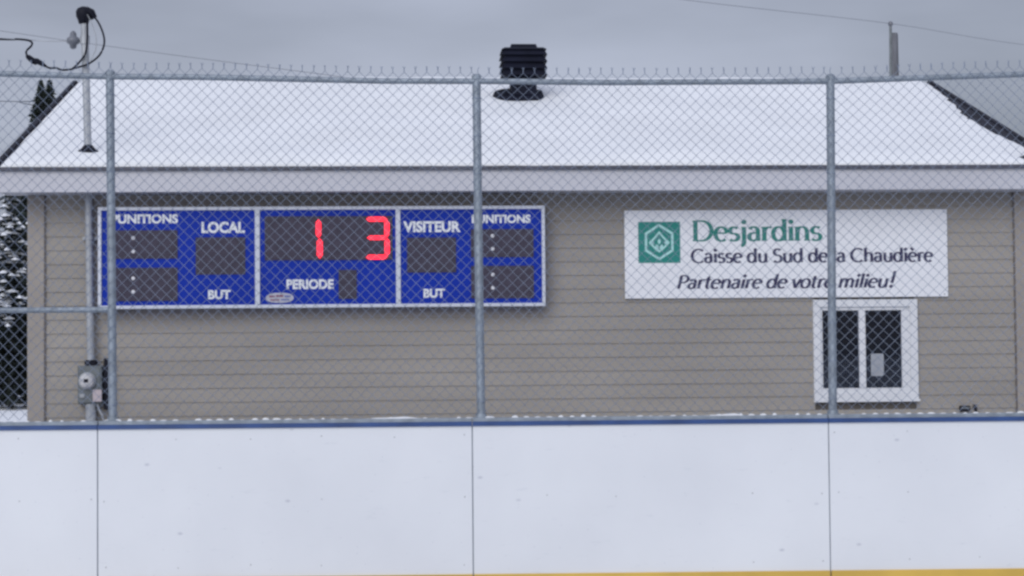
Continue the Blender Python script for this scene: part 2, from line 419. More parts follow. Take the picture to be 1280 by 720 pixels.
# ------------------------------------------------------------------ clubhouse
D_EAVE, D_RIDGE = -0.37, 3.52
sL = (B(-8, 205, D_EAVE)[0] + B(106, 101, D_RIDGE)[0])/2 - .045
sR = (B(1330, 205, D_EAVE)[0] + B(1161, 106, D_RIDGE)[0])/2
wl, wr = B(38, 400, 0)[0], B(1286, 400, 0)[0]
ZE0 = B(640, 238.5, D_EAVE)[1]; ZE1 = B(640, 211.5, D_EAVE)[1]; ZE2 = B(640, 207.5, D_EAVE)[1]
ZR = B(640, 103.0, D_RIDGE)[1]                  # top of roofing at the ridge
D_BACK = 2*D_RIDGE - D_EAVE
def roofz(d): return ZE2 + (ZR-ZE2)*(d-D_EAVE)/(D_RIDGE-D_EAVE) if d <= D_RIDGE else roofz(2*D_RIDGE-d)
ZW = ZE0+0.006                                  # wall top / soffit level
club = thing('clubhouse', 'low taupe clubhouse with horizontal siding and snowy gable roof behind the rink', 'building', (0, 0, 0), inB=True)
# window opening
wx0, wx1 = B(1016, 440, 0)[0], B(1146, 440, 0)[0]; wz1, wz0 = B(1081, 374.5, 0)[1], B(1081, 501.5, 0)[1]
ox0, ox1, oz0, oz1 = wx0+.03, wx1-.03, wz0+.03, wz1-.03
q = MB(); T = 0.14; WB = D_BACK+D_EAVE
q.box(wl, ox0, 0, T, 0, ZW); q.box(ox1, wr, 0, T, 0, ZW); q.box(ox0, ox1, 0, T, 0, oz0); q.box(ox0, ox1, 0, T, oz1, ZW)
q.box(wl, wl+T, T, WB, 0, ZW); q.box(wr-T, wr, T, WB, 0, ZW); q.box(wl, wr, WB, WB+T, 0, ZW)
wall = q.build('wall', 'sheath', club)
q = MB(); q.box(wl+T, wr-T, T, WB, ZW-.05, ZW-.01); q.box(wl+T, wr-T, T, WB, 0.0, 0.12)
q.box(wx0-1.2, wx0-1.15, T, 2.6, .12, ZW-.05); q.box(wx0-1.15, wr-T, 2.6, 2.65, .12, ZW-.05)
q.build('inner_room', 'room', club)
# gable ends
for s_a, s_b in ((wl, wl+T), (wr-T, wr)):
    q = MB(); k = len(q.v)
    for s in (s_a, s_b): q.v += [(s, 0, ZW), (s, WB+T, ZW), (s, D_RIDGE, roofz(D_RIDGE)-.08)]
    q.f += [(0, 1, 2), (5, 4, 3), (0, 3, 4, 1), (1, 4, 5, 2), (2, 5, 3, 0)]
    q.build('gable_wall', 'siding', club)
# lap siding, one course at a time
CO = 0.1143; trimw = 0.125
z = ZW - 26*CO
sheets = {}
while z < ZW-0.01:
    z1 = min(z+CO, ZW)
    spans = [(wl+trimw, wr-trimw)]
    if z1 > wz0+.004 and z < wz1-.004: spans = [(wl+trimw, wx0+.012), (wx1-.012, wr-trimw)]
    for a, b_ in spans:
        q = MB(); zl = max(z, 0.02)
        q.v += [(s, d, zz) for s in (a, b_) for d, zz in ((-.0125, zl), (-.0150, zl+.004), (-.0070, z1-.0005), (-.0006, z1-.0005), (-.0006, zl))]
        q.f += [(i, i+5, (i+1) % 5+5, (i+1) % 5) for i in range(5)] + [(0, 1, 2, 3, 4), (9, 8, 7, 6, 5)]
        o = q.build('siding_board', 'siding', wall, root=club)
    z += CO
for a, b_ in ((wl-.02, wl+trimw-.008), (wr-trimw+.008, wr+.02)):
    q = MB(); q.bbox(a, b_, -.030, -.001, 0.0, ZW-.003, .004); q.build('corner_trim', 'corner', club)
q = MB(); q.box(wl+trimw-.0075, wl+trimw+.003, -.024, -.001, 0, ZW-.004); q.build('corner_channel', 'channel', club)
q = MB(); q.box(wr-trimw-.003, wr-trimw+.0075, -.024, -.001, 0, ZW-.004); q.build('corner_channel', 'channel', club)
q = MB(); q.box(sL+.03, sR-.03, D_EAVE+.025, -.0005, ZW, ZW+.012); q.build('soffit', 'soffit', club)
q = MB(); q.bbox(sL+.01, sR-.01, D_EAVE, D_EAVE+.022, ZE0, ZE1, .003); q.build('fascia', 'fascia', club)
q = MB(); q.bbox(sL+.01, sR-.01, D_BACK-.022, D_BACK, ZE0, ZE1, .003); q.build('fascia', 'fascia', club)
# roof: two slabs meeting at the ridge
q = MB(); th = ZE2-ZE1
prof = [(D_EAVE-.022, roofz(D_EAVE)-.006), (D_RIDGE, ZR), (D_BACK+.022, roofz(D_EAVE)-.006), (D_BACK+.022, roofz(D_EAVE)-th), (D_RIDGE, ZR-th-.02), (D_EAVE-.022, roofz(D_EAVE)-th)]
for s in (sL, sR): q.v += [(s, d, zz) for d, zz in prof]
n6 = 6
q.f += [(i, (i+1) % 6, (i+1) % 6+6, i+6) for i in range(6)] + [(0, 5, 4, 1), (1, 4, 3, 2), (6, 7, 10, 11), (7, 8, 9, 10)]
roof = q.build('roof', 'roofing', club)
q = MB(); q.bbox(sL, sR, D_EAVE-.030, D_EAVE-.0225, ZE1-.004, ZE2-.004, .003); q.build('drip_edge', 'drip', roof, root=club)
for s in (sL, sR):                              # metal edge along each rake
    for d0, d1 in ((D_EAVE-.02, D_RIDGE), (D_RIDGE, D_BACK+.02)):
        q = MB(); k = 0; a0, a1 = s-.020, s+.020
        for ss in (a0, a1):
            q.v += [(ss, d0, roofz(d0)-.05), (ss, d0, roofz(d0)+.018), (ss, d1, roofz(d1)+.018), (ss, d1, roofz(d1)-.05)]
        q.f += [(0, 1, 2, 3), (7, 6, 5, 4), (0, 4, 5, 1), (1, 5, 6, 2), (2, 6, 7, 3), (3, 7, 4, 0)]
        q.build('rake_edge', 'roofing', roof, root=club)

# snow on the roof: uneven sheet that has slid and melted back from the right rake
def roof_snow():
    q = MB(); NU, NV = 130, 90; rows = []
    ds = [D_EAVE+.004 + (D_RIDGE-D_EAVE-.004)*(j/NV) for j in range(NV+1)] + [D_RIDGE + (D_BACK-D_RIDGE-.01)*(j/16) for j in range(1, 17)]
    for d in ds:
        front = (d-D_EAVE)/(D_RIDGE-D_EAVE)
        l = sL + .042 + .012*noise.noise(Vector((d*2, 1, 0)))
        bare = interp([(0, .22), (.06, .30), (.12, .10), (.3, .17), (.5, .20), (.65, .12), (.8, .07), (.955, .05), (1, .42), (2, .2)], front)
        r = sR - bare - .07*abs(noise.noise(Vector((d*3.1, 7, 0)))) - .03*noise.noise(Vector((d*9, 3, 0)))
        k = len(q.v); rows.append(k)
        for i in range(NU+1):
            u = i/NU; u = u + .5*(u-.5)*0
            s = lerp(l, r, u)
            e = min(1.0, (s-l)/.10, (r-s)/.16)
            ev = min(1.0, .35+max(0, (d-D_EAVE)/.25))
            t = (.006+.055*max(0, e)**.5)*ev*(1+.50*noise.noise(Vector((s*.9, d*.9, 4)))+.20*noise.noise(Vector((s*2.6, d*2.0, 14)))+.12*noise.noise(Vector((s*5, d*5, 8))))
            edge = -.012+.022*noise.noise(Vector((s*2.1, 1.1, 0)))+.016*noise.noise(Vector((s*11, 4.1, 0))) if d < D_EAVE+.05 else 0
            q.v.append((s, d+edge+.006*(d < D_EAVE+.05), roofz(d)+max(.003, t) - (0.012 if abs(d-D_RIDGE) < .05 else 0)))
    for a, b_ in zip(rows, rows[1:]):
        for i in range(NU): q.f.append((a+i, a+i+1, b_+i+1, b_+i))
    k = len(q.v)                                # closing skirt down to the roofing along the front
    a = rows[0]
    for i in range(NU+1):
        x, y, z = q.v[a+i]; q.v.append((x, y, roofz(D_EAVE)+.001))
    for i in range(NU): q.f.append((k+i, k+i+1, a+i+1, a+i))
    return q
tag(roof_snow().build('roof_snow', 'snow', smooth=True, inB=True), 'sheet of white snow lying on the clubhouse roof', 'snow', kind='stuff')

# window
def frame(q, x0, x1, z0, z1, wl_, wr_, wb, wt, y0, y1, b=.003):
    q.bbox(x0, x1, y0, y1, z1-wt, z1, b); q.bbox(x0, x1, y0, y1, z0, z0+wb, b)
    q.bbox(x0, x0+wl_, y0+.0005, y1, z0+wb, z1-wt, b); q.bbox(x1-wr_, x1, y0+.0005, y1, z0+wb, z1-wt, b)
win = MB(); frame(win, wx0, wx1, wz0, wz1, .062, .062, .075, .062, -.045, .02)
win = win.build('window', 'white', club)
win['label'] = 'white framed sliding window with two dark panes'
px = lambda x: B(x, 437, -.02)[0]
pz = lambda y: B(1078, y, -.02)[1]
gx0, gm0, gm1, gx1 = px(1028.5), px(1073.8), px(1081.8), px(1127.2)
gz0, gz1 = pz(485), pz(388)
q = MB(); q.bbox(gm0, gm1, -.034, .012, gz0, gz1, .003); q.build('mullion', 'white', win, root=club)
q = MB(); frame(q, wx0+.055, wx1-.055, wz0+.068, wz1-.055, gx0-wx0-.055, wx1-.055-gx1, gz0-wz0-.068, wz1-.055-gz1, -.026, .014); q.build('sash', 'white', win, root=club)
q = MB(); q.box(wx0-.006, wx1+.006, -.062, -.0455, wz0-.004, wz0+.016); q.build('sill', 'white', win, root=club)
for a, b_ in ((gx0-.004, gm0+.004), (gm1-.004, gx1+.004)):
    q = MB(); q.box(a, b_, -.006, -.002, gz0-.004, gz1+.004); q.build('pane', 'glass', win, root=club)
# pale speak-through plate on the right pane
cx0, cx1 = B(1087.5, 456, .02)[0], B(1103.5, 456, .02)[0]; cz0, cz1 = B(1095, 470, .02)[1], B(1095, 442, .02)[1]
e = thing('notice_card', 'small pale card with rounded corners fixed to the right window pane', 'card', ((cx0+cx1)/2, -.0065, cz0), inB=True)
q = MB(); rr = .015; pts = []
for cx_, cz_, a0 in ((cx1-rr, cz1-rr, 0), (cx0+rr, cz1-rr, 90), (cx0+rr, cz0+rr, 180), (cx1-rr, cz0+rr, 270)):
    for k in range(5):
        t = R(a0+22.5*k); pts.append((cx_+rr*math.cos(t), cz_+rr*math.sin(t)))
k = len(pts)
q.v = [(x, -.014, z) for x, z in pts] + [(x, -.0065, z) for x, z in pts]
q.f = [tuple(range(k)), tuple(reversed(range(k, 2*k)))] + [(i, i+k, (i+1) % k+k, (i+1) % k) for i in range(k)]
q.build('plate', 'card', e)
for zz in (lerp(cz0, cz1, .33), lerp(cz0, cz1, .68)):
    q = MB(); q.lathe(((cx0+cx1)/2, -.0142, zz), (0, -1, 0), [(0, .030), (.0025, .030), (.0026, .026), (.001, .024)], 20); q.build('ring', 'card', e)

# ------------------------------------------------------------------ scoreboard
SF = -.17                                       # front face
S0, S1 = B(122.5, 320, SF)[0], B(681.5, 320, SF)[0]
ZS1, ZS0 = B(401, 258.0, SF)[1], B(401, 384.6, SF)[1]
def sx(x): return lerp(S0, S1, (x-122.5)/559.0)
def sz(y): return lerp(ZS1, ZS0, (y-258.5)/125.0)
sb = thing('scoreboard', 'wide blue hockey scoreboard with lit red digits hung on the clubhouse siding', 'scoreboard', ((S0+S1)/2, 0, ZS0), inB=True)
q = MB(); q.box(S0+.004, S1-.004, SF+.012, -.021, ZS0+.004, ZS1-.004); q.build('cabinet', 'blue', sb)
for a, b_ in ((122.5, 320), (320, 496), (496, 681.5)):
    q = MB(); q.bbox(sx(a)+.012, sx(b_)-.012, SF+.004, SF+.0115, ZS0+.012, ZS1-.012, .002); q.build('face_panel', 'blue', sb)
FW = sx(126.8)-S0
q = MB(); frame(q, S0, S1, ZS0, ZS1, FW, FW, FW, FW, SF-.012, SF+.02); q.build('frame', 'alu', sb)
for xm, hw in ((320, 3.1), (496, 3.0)):
    q = MB(); q.bbox(sx(xm-hw), sx(xm+hw), SF-.010, SF+.003, ZS0+FW, ZS1-FW, .003); q.build('divider', 'alu', sb)
def display(x0, x1, y0, y1, colon=None):
    q = MB(); q.bbox(sx(x0), sx(x1), SF-.002, SF+.0035, sz(y1), sz(y0), .002); d = q.build('display', 'display', sb)
    if colon:
        for yy in colon[1:]:
            q = MB(); q.lathe((sx(colon[0]), SF-.002, sz(yy)), (0, -1, 0), [(0, .0155), (.004, .0150), (.006, .008)], 14); q.build('colon_dot', 'led_off', d, root=sb)
    return d
display(141, 221, 287, 322, (166, 296.5, 313)); display(141, 221, 333, 374, (166, 346, 362.5))
display(587.5, 667, 287.5, 322.5, (615, 296, 312)); display(587.5, 667, 333, 373.5, (615, 344, 360.5))
display(243, 305, 296, 342); display(507, 569, 297.5, 341)
clock = display(329, 489, 270.5, 325); display(421, 444, 337, 373)
def seg(pts, parent):
    q = MB(); k = len(pts); f_ = SF-.010
    q.v = [(sx(x), f_, sz(y)) for x, y in pts] + [(sx(x), SF-.001, sz(y)) for x, y in pts]
    q.f = [tuple(range(k)), tuple(reversed(range(k, 2*k)))] + [(i, i+k, (i+1) % k+k, (i+1) % k) for i in range(k)]
    q.build('lit_segment', 'led', parent, root=sb)
def vseg(x, y0, y1, parent, h=3.3, lean=0):
    seg([(x+lean, y0), (x+h+lean*.8, y0+4), (x+h+lean*.2, y1-4), (x, y1), (x-h+lean*.2, y1-4), (x-h+lean*.8, y0+4)], parent)
def hseg(x0, x1, y, parent, h=2.9):
    seg([(x0, y), (x0+3.5, y-h), (x1-3.5, y-h), (x1, y), (x1-3.5, y+h), (x0+3.5, y+h)], parent)
vseg(396.3, 274.5, 297.6, clock); vseg(397.8, 297.9, 323, clock, 3.6)
hseg(456, 482.5, 274.6, clock); hseg(457, 482.0, 297.6, clock, 2.7); hseg(455.5, 482.5, 321.6, clock)
vseg(482.0, 274.8, 297.4, clock, 3.2); vseg(482.2, 297.9, 321.4, clock, 3.2)

def text_mesh(body, name, parent, mt, x0, x1, y_top, y_base, y_plane, bold=.018, cv=None, root=None):
    """flat lettering stretched to a given box of photo pixels; cv = (fx, fz) pixel converters"""
    fx, fz = cv
    cu_ = bpy.data.curves.new('text', 'FONT'); cu_.body = body; cu_.offset = bold; cu_.resolution_u = 4
    ob = bpy.data.objects.new('text', cu_); C.objects.link(ob)
    dg = bpy.context.evaluated_depsgraph_get(); me = bpy.data.meshes.new_from_object(ob.evaluated_get(dg))
    bpy.data.objects.remove(ob)
    xs = [v.co.x for v in me.vertices]; ys = [v.co.y for v in me.vertices]
    a, b_, c, d = min(xs), max(xs), 0.0, max(ys)
    off = OFF[(root or parent).name]
    X0, X1, Z0, Z1 = fx(x0), fx(x1), fz(y_base), fz(y_top)
    for v in me.vertices:
        v.co = Vector((lerp(X0, X1, (v.co.x-a)/(b_-a)), y_plane, lerp(Z0, Z1, (v.co.y-c)/(d-c)))) - off
    me.materials.clear(); me.materials.append(M[mt]); me.update()
    o = bpy.data.objects.new(name, me); C.objects.link(o); o.parent = parent
    return o
SC = (sx, sz); TP = SF+.0015
text_mesh('PUNITIONS', 'lettering', sb, 'print_white', 139, 221.5, 267.3, 278, TP, .042, SC)
text_mesh('LOCAL', 'lettering', sb, 'print_white', 250.5, 304.5, 276.8, 290, TP, .042, SC)
text_mesh('BUT', 'lettering', sb, 'print_white', 258.5, 286.5, 360.8, 371.5, TP, .042, SC)
text_mesh('PERIODE', 'lettering', sb, 'print_white', 356, 415, 348.3, 359.8, TP, .042, SC)
text_mesh('VISITEUR', 'lettering', sb, 'print_white', 502.5, 575, 277.2, 290.2, TP, .042, SC)
text_mesh('BUT', 'lettering', sb, 'print_white', 527.5, 554.5, 361, 371.5, TP, .042, SC)
text_mesh('PUNITIONS', 'lettering', sb, 'print_white', 589, 663.5, 269.5, 279.5, TP, .042, SC)
q = MB(); k = 28; pts = [(347.5+17.5*math.copysign(abs(math.cos(2*math.pi*i/k))**.7, math.cos(2*math.pi*i/k)), 371+6.2*math.sin(2*math.pi*i/k)) for i in range(k)]
q.v = [(sx(x), SF, sz(y)) for x, y in pts] + [(sx(x), SF+.004, sz(y)) for x, y in pts]
q.f = [tuple(range(k)), tuple(reversed(range(k, 2*k)))] + [(i, i+k, (i+1) % k+k, (i+1) % k) for i in range(k)]
bd = q.build('maker_badge', 'badge', sb)
q = MB()
for a, b_, y, h in ((334.5, 341.5, 369.3, 1.1), (343, 352, 368.7, 1.2), (336, 347, 373.6, .8)): q.quad((sx(a), SF-.002, sz(y+h)), (sx(b_), SF-.002, sz(y+h)), (sx(b_), SF-.002, sz(y-h)), (sx(a), SF-.002, sz(y-h)))
q.build('badge_print', 'badge_print', bd, root=sb)
q = MB()
for a, b_, y, h in ((353.5, 361, 369.2, 1.1), (349, 359.5, 373.4, .9)): q.quad((sx(a), SF-.002, sz(y+h)), (sx(b_), SF-.002, sz(y+h)), (sx(b_), SF-.002, sz(y-h)), (sx(a), SF-.002, sz(y-h)))
q.build('badge_print', 'badge_print2', bd, root=sb)

# ------------------------------------------------------------------ sponsor sign, lettered with a broad-nib stroke alphabet
GF = -.040
G0, G1 = B(781, 318, GF)[0], B(1184.5, 318, GF)[0]; GZ1, GZ0 = B(982, 262.3, GF)[1], B(982, 372.0, GF)[1]
def gx(x): return lerp(G0, G1, (x-781)/403.5)
def gz(y): return lerp(GZ1, GZ0, (y-262.3)/109.7)
sg = thing('sponsor_sign', 'white sponsor sign with green square logo and dark lettering above the window', 'sign', ((G0+G1)/2, 0, GZ0), inB=True)
q = MB(); q.bbox(G0, G1, GF, -.021, GZ0, GZ1, .002); q.build('panel', 'sign', sg)
for a in (785, 880, 982, 1085, 1180):
    for y in (265.5, 368.8):
        q = MB(); q.lathe((gx(a), GF, gz(y)), (0, -1, 0), [(0, .007), (.003, .006), (.004, .003)], 8); q.build('screw', 'screw', sg)
def arc(cx, cy, rx, ry, a0, a1, n=14):
    return [(cx+rx*math.cos(R(lerp(a0, a1, i/n))), cy+ry*math.sin(R(lerp(a0, a1, i/n)))) for i in range(n+1)]
XH = .68
GL = {
 'D': (.92, [[(.14, 0), (.14, 1)], [(.14, .985), (.38, .985)]+arc(.40, .5, .42, .485, 90, -90)+[(.14, .015)]], [(.14, 0, .1), (.14, 1, .1)]),
 'e': (.60, [arc(.31, .34, .245, .34, 8, 312, 20), [(.07, .385), (.55, .385)]], []),
 's': (.50, [arc(.25, .51, .17, .165, 35, 262, 12)+arc(.24, .18, .19, .175, 82, -142, 12)], []),
 'j': (.32, [[(.17, XH), (.17, -.08)]+arc(-.02, -.08, .19, .2, 0, -70, 6), 'dot.17,.93'], [(.13, XH, .06)]),
 'a': (.58, [arc(.26, .48, .18, .2, 155, 0, 10)+[(.44, .3), (.44, 0)], [(.44, .40), (.34, .39)]+arc(.25, .195, .18, .19, 80, 280, 10)+[(.44, .1)]], [(.48, 0, .05)]),
 'r': (.44, [[(.13, XH), (.13, 0)], arc(.34, .40, .21, .265, 175, 62, 8)], [(.13, 0, .1), (.09, XH, .06)]),
 'd': (.68, [arc(.30, .34, .235, .34, 20, 340, 20), [(.54, 1.06), (.54, 0)]], [(.49, 1.06, .06), (.58, 0, .06)]),
 'i': (.28, [[(.14, XH), (.14, 0)], 'dot.14,.93'], [(.14, 0, .1), (.10, XH, .06)]),
 'n': (.68, [[(.13, XH), (.13, 0)], arc(.34, .43, .2, .245, 178, 0, 10)+[(.54, 0)]], [(.13, 0, .1), (.54, 0, .1), (.09, XH, .06)]),
 'C': (.86, [arc(.50, .5, .42, .5, 48, 312, 22)], []),
 'u': (.68, [[(.13, XH), (.13, .25)]+arc(.33, .24, .2, .24, 180, 345, 10), [(.54, XH), (.54, 0)]], []),
 'S': (.64, [arc(.32, .755, .22, .235, 35, 262, 14)+arc(.31, .265, .25, .26, 82, -145, 14)], []),
 'l': (.28, [[(.14, 1.06), (.14, 0)]], []),
 'h': (.68, [[(.13, 1.06), (.13, 0)], arc(.34, .43, .2, .245, 178, 0, 10)+[(.54, 0)]], []),
 'P': (.66, [[(.14, 0), (.14, 1)], [(.14, .985), (.3, .985)]+arc(.32, .72, .28, .265, 90, -90, 12)+[(.14, .455)]], []),
 't': (.42, [[(.18, .90), (.18, .2)]+arc(.33, .19, .15, .18, 180, 285, 7), [(.02, .66), (.38, .66)]], []),
 'o': (.64, [arc(.32, .34, .25, .34, 0, 360, 24)], []),
 'v': (.54, [[(.04, XH), (.27, 0)], [(.27, 0), (.50, XH)]], []),
 'm': (1.02, [[(.13, XH), (.13, 0)], arc(.32, .43, .18, .245, 178, 0, 10)+[(.50, 0)], arc(.69, .43, .18, .245, 178, 0, 10)+[(.87, 0)]], []),
 '!': (.36, [[(.24, 1.24), (.22, .34)], 'dot.21,.08'], []),
 ' ': (.30, [], []),
}
GL['è'] = (.60, GL['e'][1]+[[(.18, 1.04), (.36, .84)]], [])
def lettering(body, mt, x0, x1, y_cap, y_base, thick, thin, serif=False, slant=0.0):
    strokes = []; adv = 0
    line = bpy.data.objects.new('lettering', None); C.objects.link(line); line.parent = sg
    for li, ch in enumerate(body):
        wd, st, se = GL[ch]
        for s in st:
            if isinstance(s, str):
                cx_, cy_ = [float(t) for t in s[3:].split(',')]
                strokes.append((li, 'dot', [(adv+cx_, cy_)]))
            else: strokes.append((li, 'line', [(adv+x, y) for x, y in s]))
        if serif:
            for x, y, h in se: strokes.append((li, 'serif', [(adv+x-h*1.25, y+(.025 if y < .1 else -.025)), (adv+x+h*1.25, y+(.025 if y < .1 else -.025))]))
        adv += wd
    xs = [p[0]+slant*p[1] for _, _, s in strokes for p in s]
    a, b_ = min(xs)-thick/2, max(xs)+thick/2
    X = lambda x, y: gx(lerp(x0, x1, (x+slant*y-a)/(b_-a)))
    Z = lambda y: gz(lerp(y_base, y_cap, y))
    qs = {}
    for n_, (li, kind, s) in enumerate(strokes):
        q = qs.setdefault(li, MB())
        yp = GF-.0012-.00025*(n_ % 5)
        if kind == 'dot':
            (x, y), = s; r_ = thick*.62
            q.poly([(X(x+r_*math.cos(2*math.pi*i/12), y+r_*math.sin(2*math.pi*i/12)), yp, Z(y+r_*math.sin(2*math.pi*i/12))) for i in range(12)])
            continue
        pr = []
        for i, p in enumerate(s):
            p0, p1 = Vector(s[max(0, i-1)]), Vector(s[min(len(s)-1, i+1)]); t = (p1-p0).normalized()
            h = (.062 if kind == 'serif' else lerp(thin, thick, abs(t.y)**1.3))/2
            nn = Vector((-t.y, t.x))*h; p = Vector(p)
            pr.append((p+nn, p-nn))
        for (a0, a1), (c0, c1) in zip(pr, pr[1:]):
            q.quad((X(*a1), yp, Z(a1.y)), (X(*c1), yp, Z(c1.y)), (X(*c0), yp, Z(c0.y)), (X(*a0), yp, Z(a0.y)))
    for q in qs.values(): q.build('letter', mt, line, root=sg)
lettering('Desjardins', 'greentext', 862.5, 1027.5, 275.5, 300.8, .185, .075, serif=True)
lettering('Caisse du Sud de la Chaudière', 'ink', 862.5, 1167, 311.2, 327.8, .200, .105)
lettering('Partenaire de votre milieu!', 'ink', 845, 1120, 343.6, 360.0, .195, .098, slant=.22)
# green square, hexagon and little flower emblem
LX0, LX1, LY0, LY1 = 797.8, 849.8, 276.6, 327.8
q = MB(); q.quad((gx(LX0), GF-.0015, gz(LY1)), (gx(LX1), GF-.0015, gz(LY1)), (gx(LX1), GF-.0015, gz(LY0)), (gx(LX0), GF-.0015, gz(LY0))); lg = q.build('logo_square', 'green', sg)
cx_, cy_ = 823.7, 301.8
def ribbon(q, pts, h, yp, closed=True):
    n = len(pts); pr = []
    for i, p in enumerate(pts):
        p0 = Vector(pts[(i-1) % n] if closed or i > 0 else p); p1 = Vector(pts[(i+1) % n] if closed or i < n-1 else p); p = Vector(p)
        d0 = (p-p0).normalized() if (p-p0).length else (p1-p).normalized(); d1 = (p1-p).normalized() if (p1-p).length else d0
        n0 = Vector((-d0.y, d0.x)); n1 = Vector((-d1.y, d1.x)); b_ = (n0+n1).normalized(); mi = h/max(.35, b_.dot(n0))
        pr.append((p+b_*mi, p-b_*mi))
    for i in range(n if closed else n-1):
        (a0, a1), (c0, c1) = pr[i], pr[(i+1) % n]
        q.quad(*[(gx(v.x), yp, gz(v.y)) for v in (a0, c0, c1, a1)])
q = MB(); ribbon(q, [(cx_+19.4*math.sin(R(60*i))*.97, cy_-21.0*math.cos(R(60*i))) for i in range(6)], 1.5, GF-.003)
q.build('hexagon_ring', 'mint', lg, root=sg)
q = MB()
for n_, (ex_, ey_, rx, ry) in enumerate(((-9.4, .8, 3.0, 3.4), (9.4, .8, 3.0, 3.4), (-2.9, 7.2, 2.4, 4.2), (2.9, 7.2, 2.4, 4.2), (0, -.6, 1.9, 3.2))):
    q.poly([(gx(cx_+ex_+rx*math.cos(R(30*i))), GF-.0034-.0004*n_, gz(cy_+ey_+ry*math.sin(R(30*i)))) for i in range(12)])
ribbon(q, [(cx_, cy_-12.0), (cx_+5.2, cy_-5.6), (cx_+11.6, cy_+.9), (cx_+5.8, cy_+7.2), (cx_, cy_+11.8), (cx_-5.8, cy_+7.2), (cx_-11.6, cy_+.9), (cx_-5.2, cy_-5.6)], 1.15, GF-.0058)
q.build('flower_emblem', 'mint', lg, root=sg)

# ------------------------------------------------------------------ electric meter, conduit and service mast
ms = B(113.5, 420, -.085)[0]; DM = -.085
def mz(y): return B(113, y, DM)[1]
def mx(x): return B(x, 480, DM)[0]
me_ = thing('electric_meter', 'grey electric meter box with round white dial on the clubhouse wall', 'electric meter', (ms, -.02, mz(528)), inB=True)
q = MB(); q.bbox(mx(98), mx(128), -.125, -.0205, mz(505), mz(457), .008); bx_ = q.build('box', 'meterbox', me_)
q = MB(); q.bbox(mx(100), mx(126), -.132, -.1255, mz(503.5), mz(459), .004); q.build('cover', 'meterbox', bx_, root=me_)
q = MB(); q.lathe((mx(110.5), -.132, mz(476)), (0, -1, 0), [(0, .070), (.02, .070), (.024, .062)], 24); dl = q.build('dial_collar', 'conduit', me_)
q = MB(); q.lathe((mx(110.5), -.150, mz(476)), (0, -1, 0), [(0, .060), (.03, .058), (.042, .048), (.047, .02)], 24); q.build('dial_glass', 'dial', dl, root=me_, smooth=True)
q = MB(); q.box(mx(107.5), mx(113), -.1985, -.190, mz(478), mz(473.5)); q.build('register', 'dark', dl, root=me_)
q = MB(); q.bbox(mx(117.5), mx(128.5), -.150, -.1325, mz(502), mz(487), .003); q.build('tag', 'tag', me_)
q = MB(); q.bbox(mx(101), mx(107), -.142, -.1325, mz(497), mz(492), .002); q.build('seal', 'conduit', me_)
q = MB(); q.bbox(mx(130), mx(136.5), -.10, -.0205, mz(512), mz(448), .005); q.build('wire_gutter', 'dark', me_)
q = MB(); q.bbox(mx(106.5), mx(120.5), -.118, -.030, mz(457), mz(450), .004); q.build('hub', 'dark', me_)
q = MB(); q.tube([(mx(113.5), DM, mz(505)), (mx(113.5), DM, mz(515)), (mx(113.5), DM, 0.1)], .042, 12); q.build('lower_conduit', 'conduit', me_)
q = MB(); q.tube([(mx(122.5), DM-.02, mz(505)), (mx(124), DM-.02, mz(512)), (mx(128), DM-.02, mz(519)), (mx(130.5), DM, mz(528)), (mx(130.5), DM, .1)], .009, 8); q.build('ground_wire', 'conduit', me_)
mts, mtop = B(105.5, 22, DM); mrs = B(110.3, 190, DM)[0]
def mpt(z): return lerp(mrs, mts, (z-roofz(DM))/(mtop-roofz(DM))) if z > roofz(DM) else lerp(ms, mrs, max(0, (z-mz(420))/(roofz(DM)-mz(420))))
mast = thing('service_mast', 'galvanised service mast pipe rising from the meter through the snowy roof', 'service mast', (ms, DM, mz(449)), inB=True)
q = MB(); q.tube([(ms, DM, mz(450)), (mrs, DM, roofz(DM)), (mts, DM, mtop)], .031, 14); q.build('pipe', 'conduit', mast)
for y in (300, 390):
    q = MB(); msy = mpt(mz(y)); q.lathe((msy, DM, mz(y)), (0, 0, 1), [(0, .036), (.03, .036)], 14); q.box(msy-.06, msy+.06, DM+.02, -.0205, mz(y)+.002, mz(y)+.028); q.build('strap', 'conduit', mast)
zb = roofz(DM)
q = MB(); q.lathe((mrs, DM, zb-.01), (0, 0, 1), [(0, .088), (.082, .084), (.100, .056), (.125, .038), (.13, .030)], 18); q.build('roof_boot', 'dark', mast, smooth=True)
# weatherhead: hooded dark cap with a cable mouth
q = MB(); q.lathe((mts-.006, DM, mtop-.05), (0, 0, 1), [(0, .040), (.03, .048), (.06, .062), (.10, .064), (.125, .050), (.14, .02)], 16)
q.tube([(mts+.01, DM, mtop+.05), (mts+.055, DM, mtop+.035), (mts+.075, DM, mtop-.005)], [.045, .040, .032], 10); q.build('weatherhead', 'dark', mast, smooth=True)
zi = B(100, 50, DM)[1]
q = MB(); mi_ = mpt(zi); q.lathe((mi_, DM, zi-.035), (0, 0, 1), [(0, .040), (.07, .040)], 14); q.tube([(mi_-.03, DM, zi), (mi_-.10, DM, zi)], .010, 8); q.build('insulator_bracket', 'conduit', mast)
si = B(91.5, 50, DM)[0]
q = MB(); q.lathe((si, DM, zi-.075), (0, 0, 1), [(0, .012), (.01, .026), (.035, .030), (.05, .052), (.072, .056), (.09, .050), (.105, .028), (.13, .026), (.15, .010)], 14); q.build('insulator', 'porcelain', mast, smooth=True)
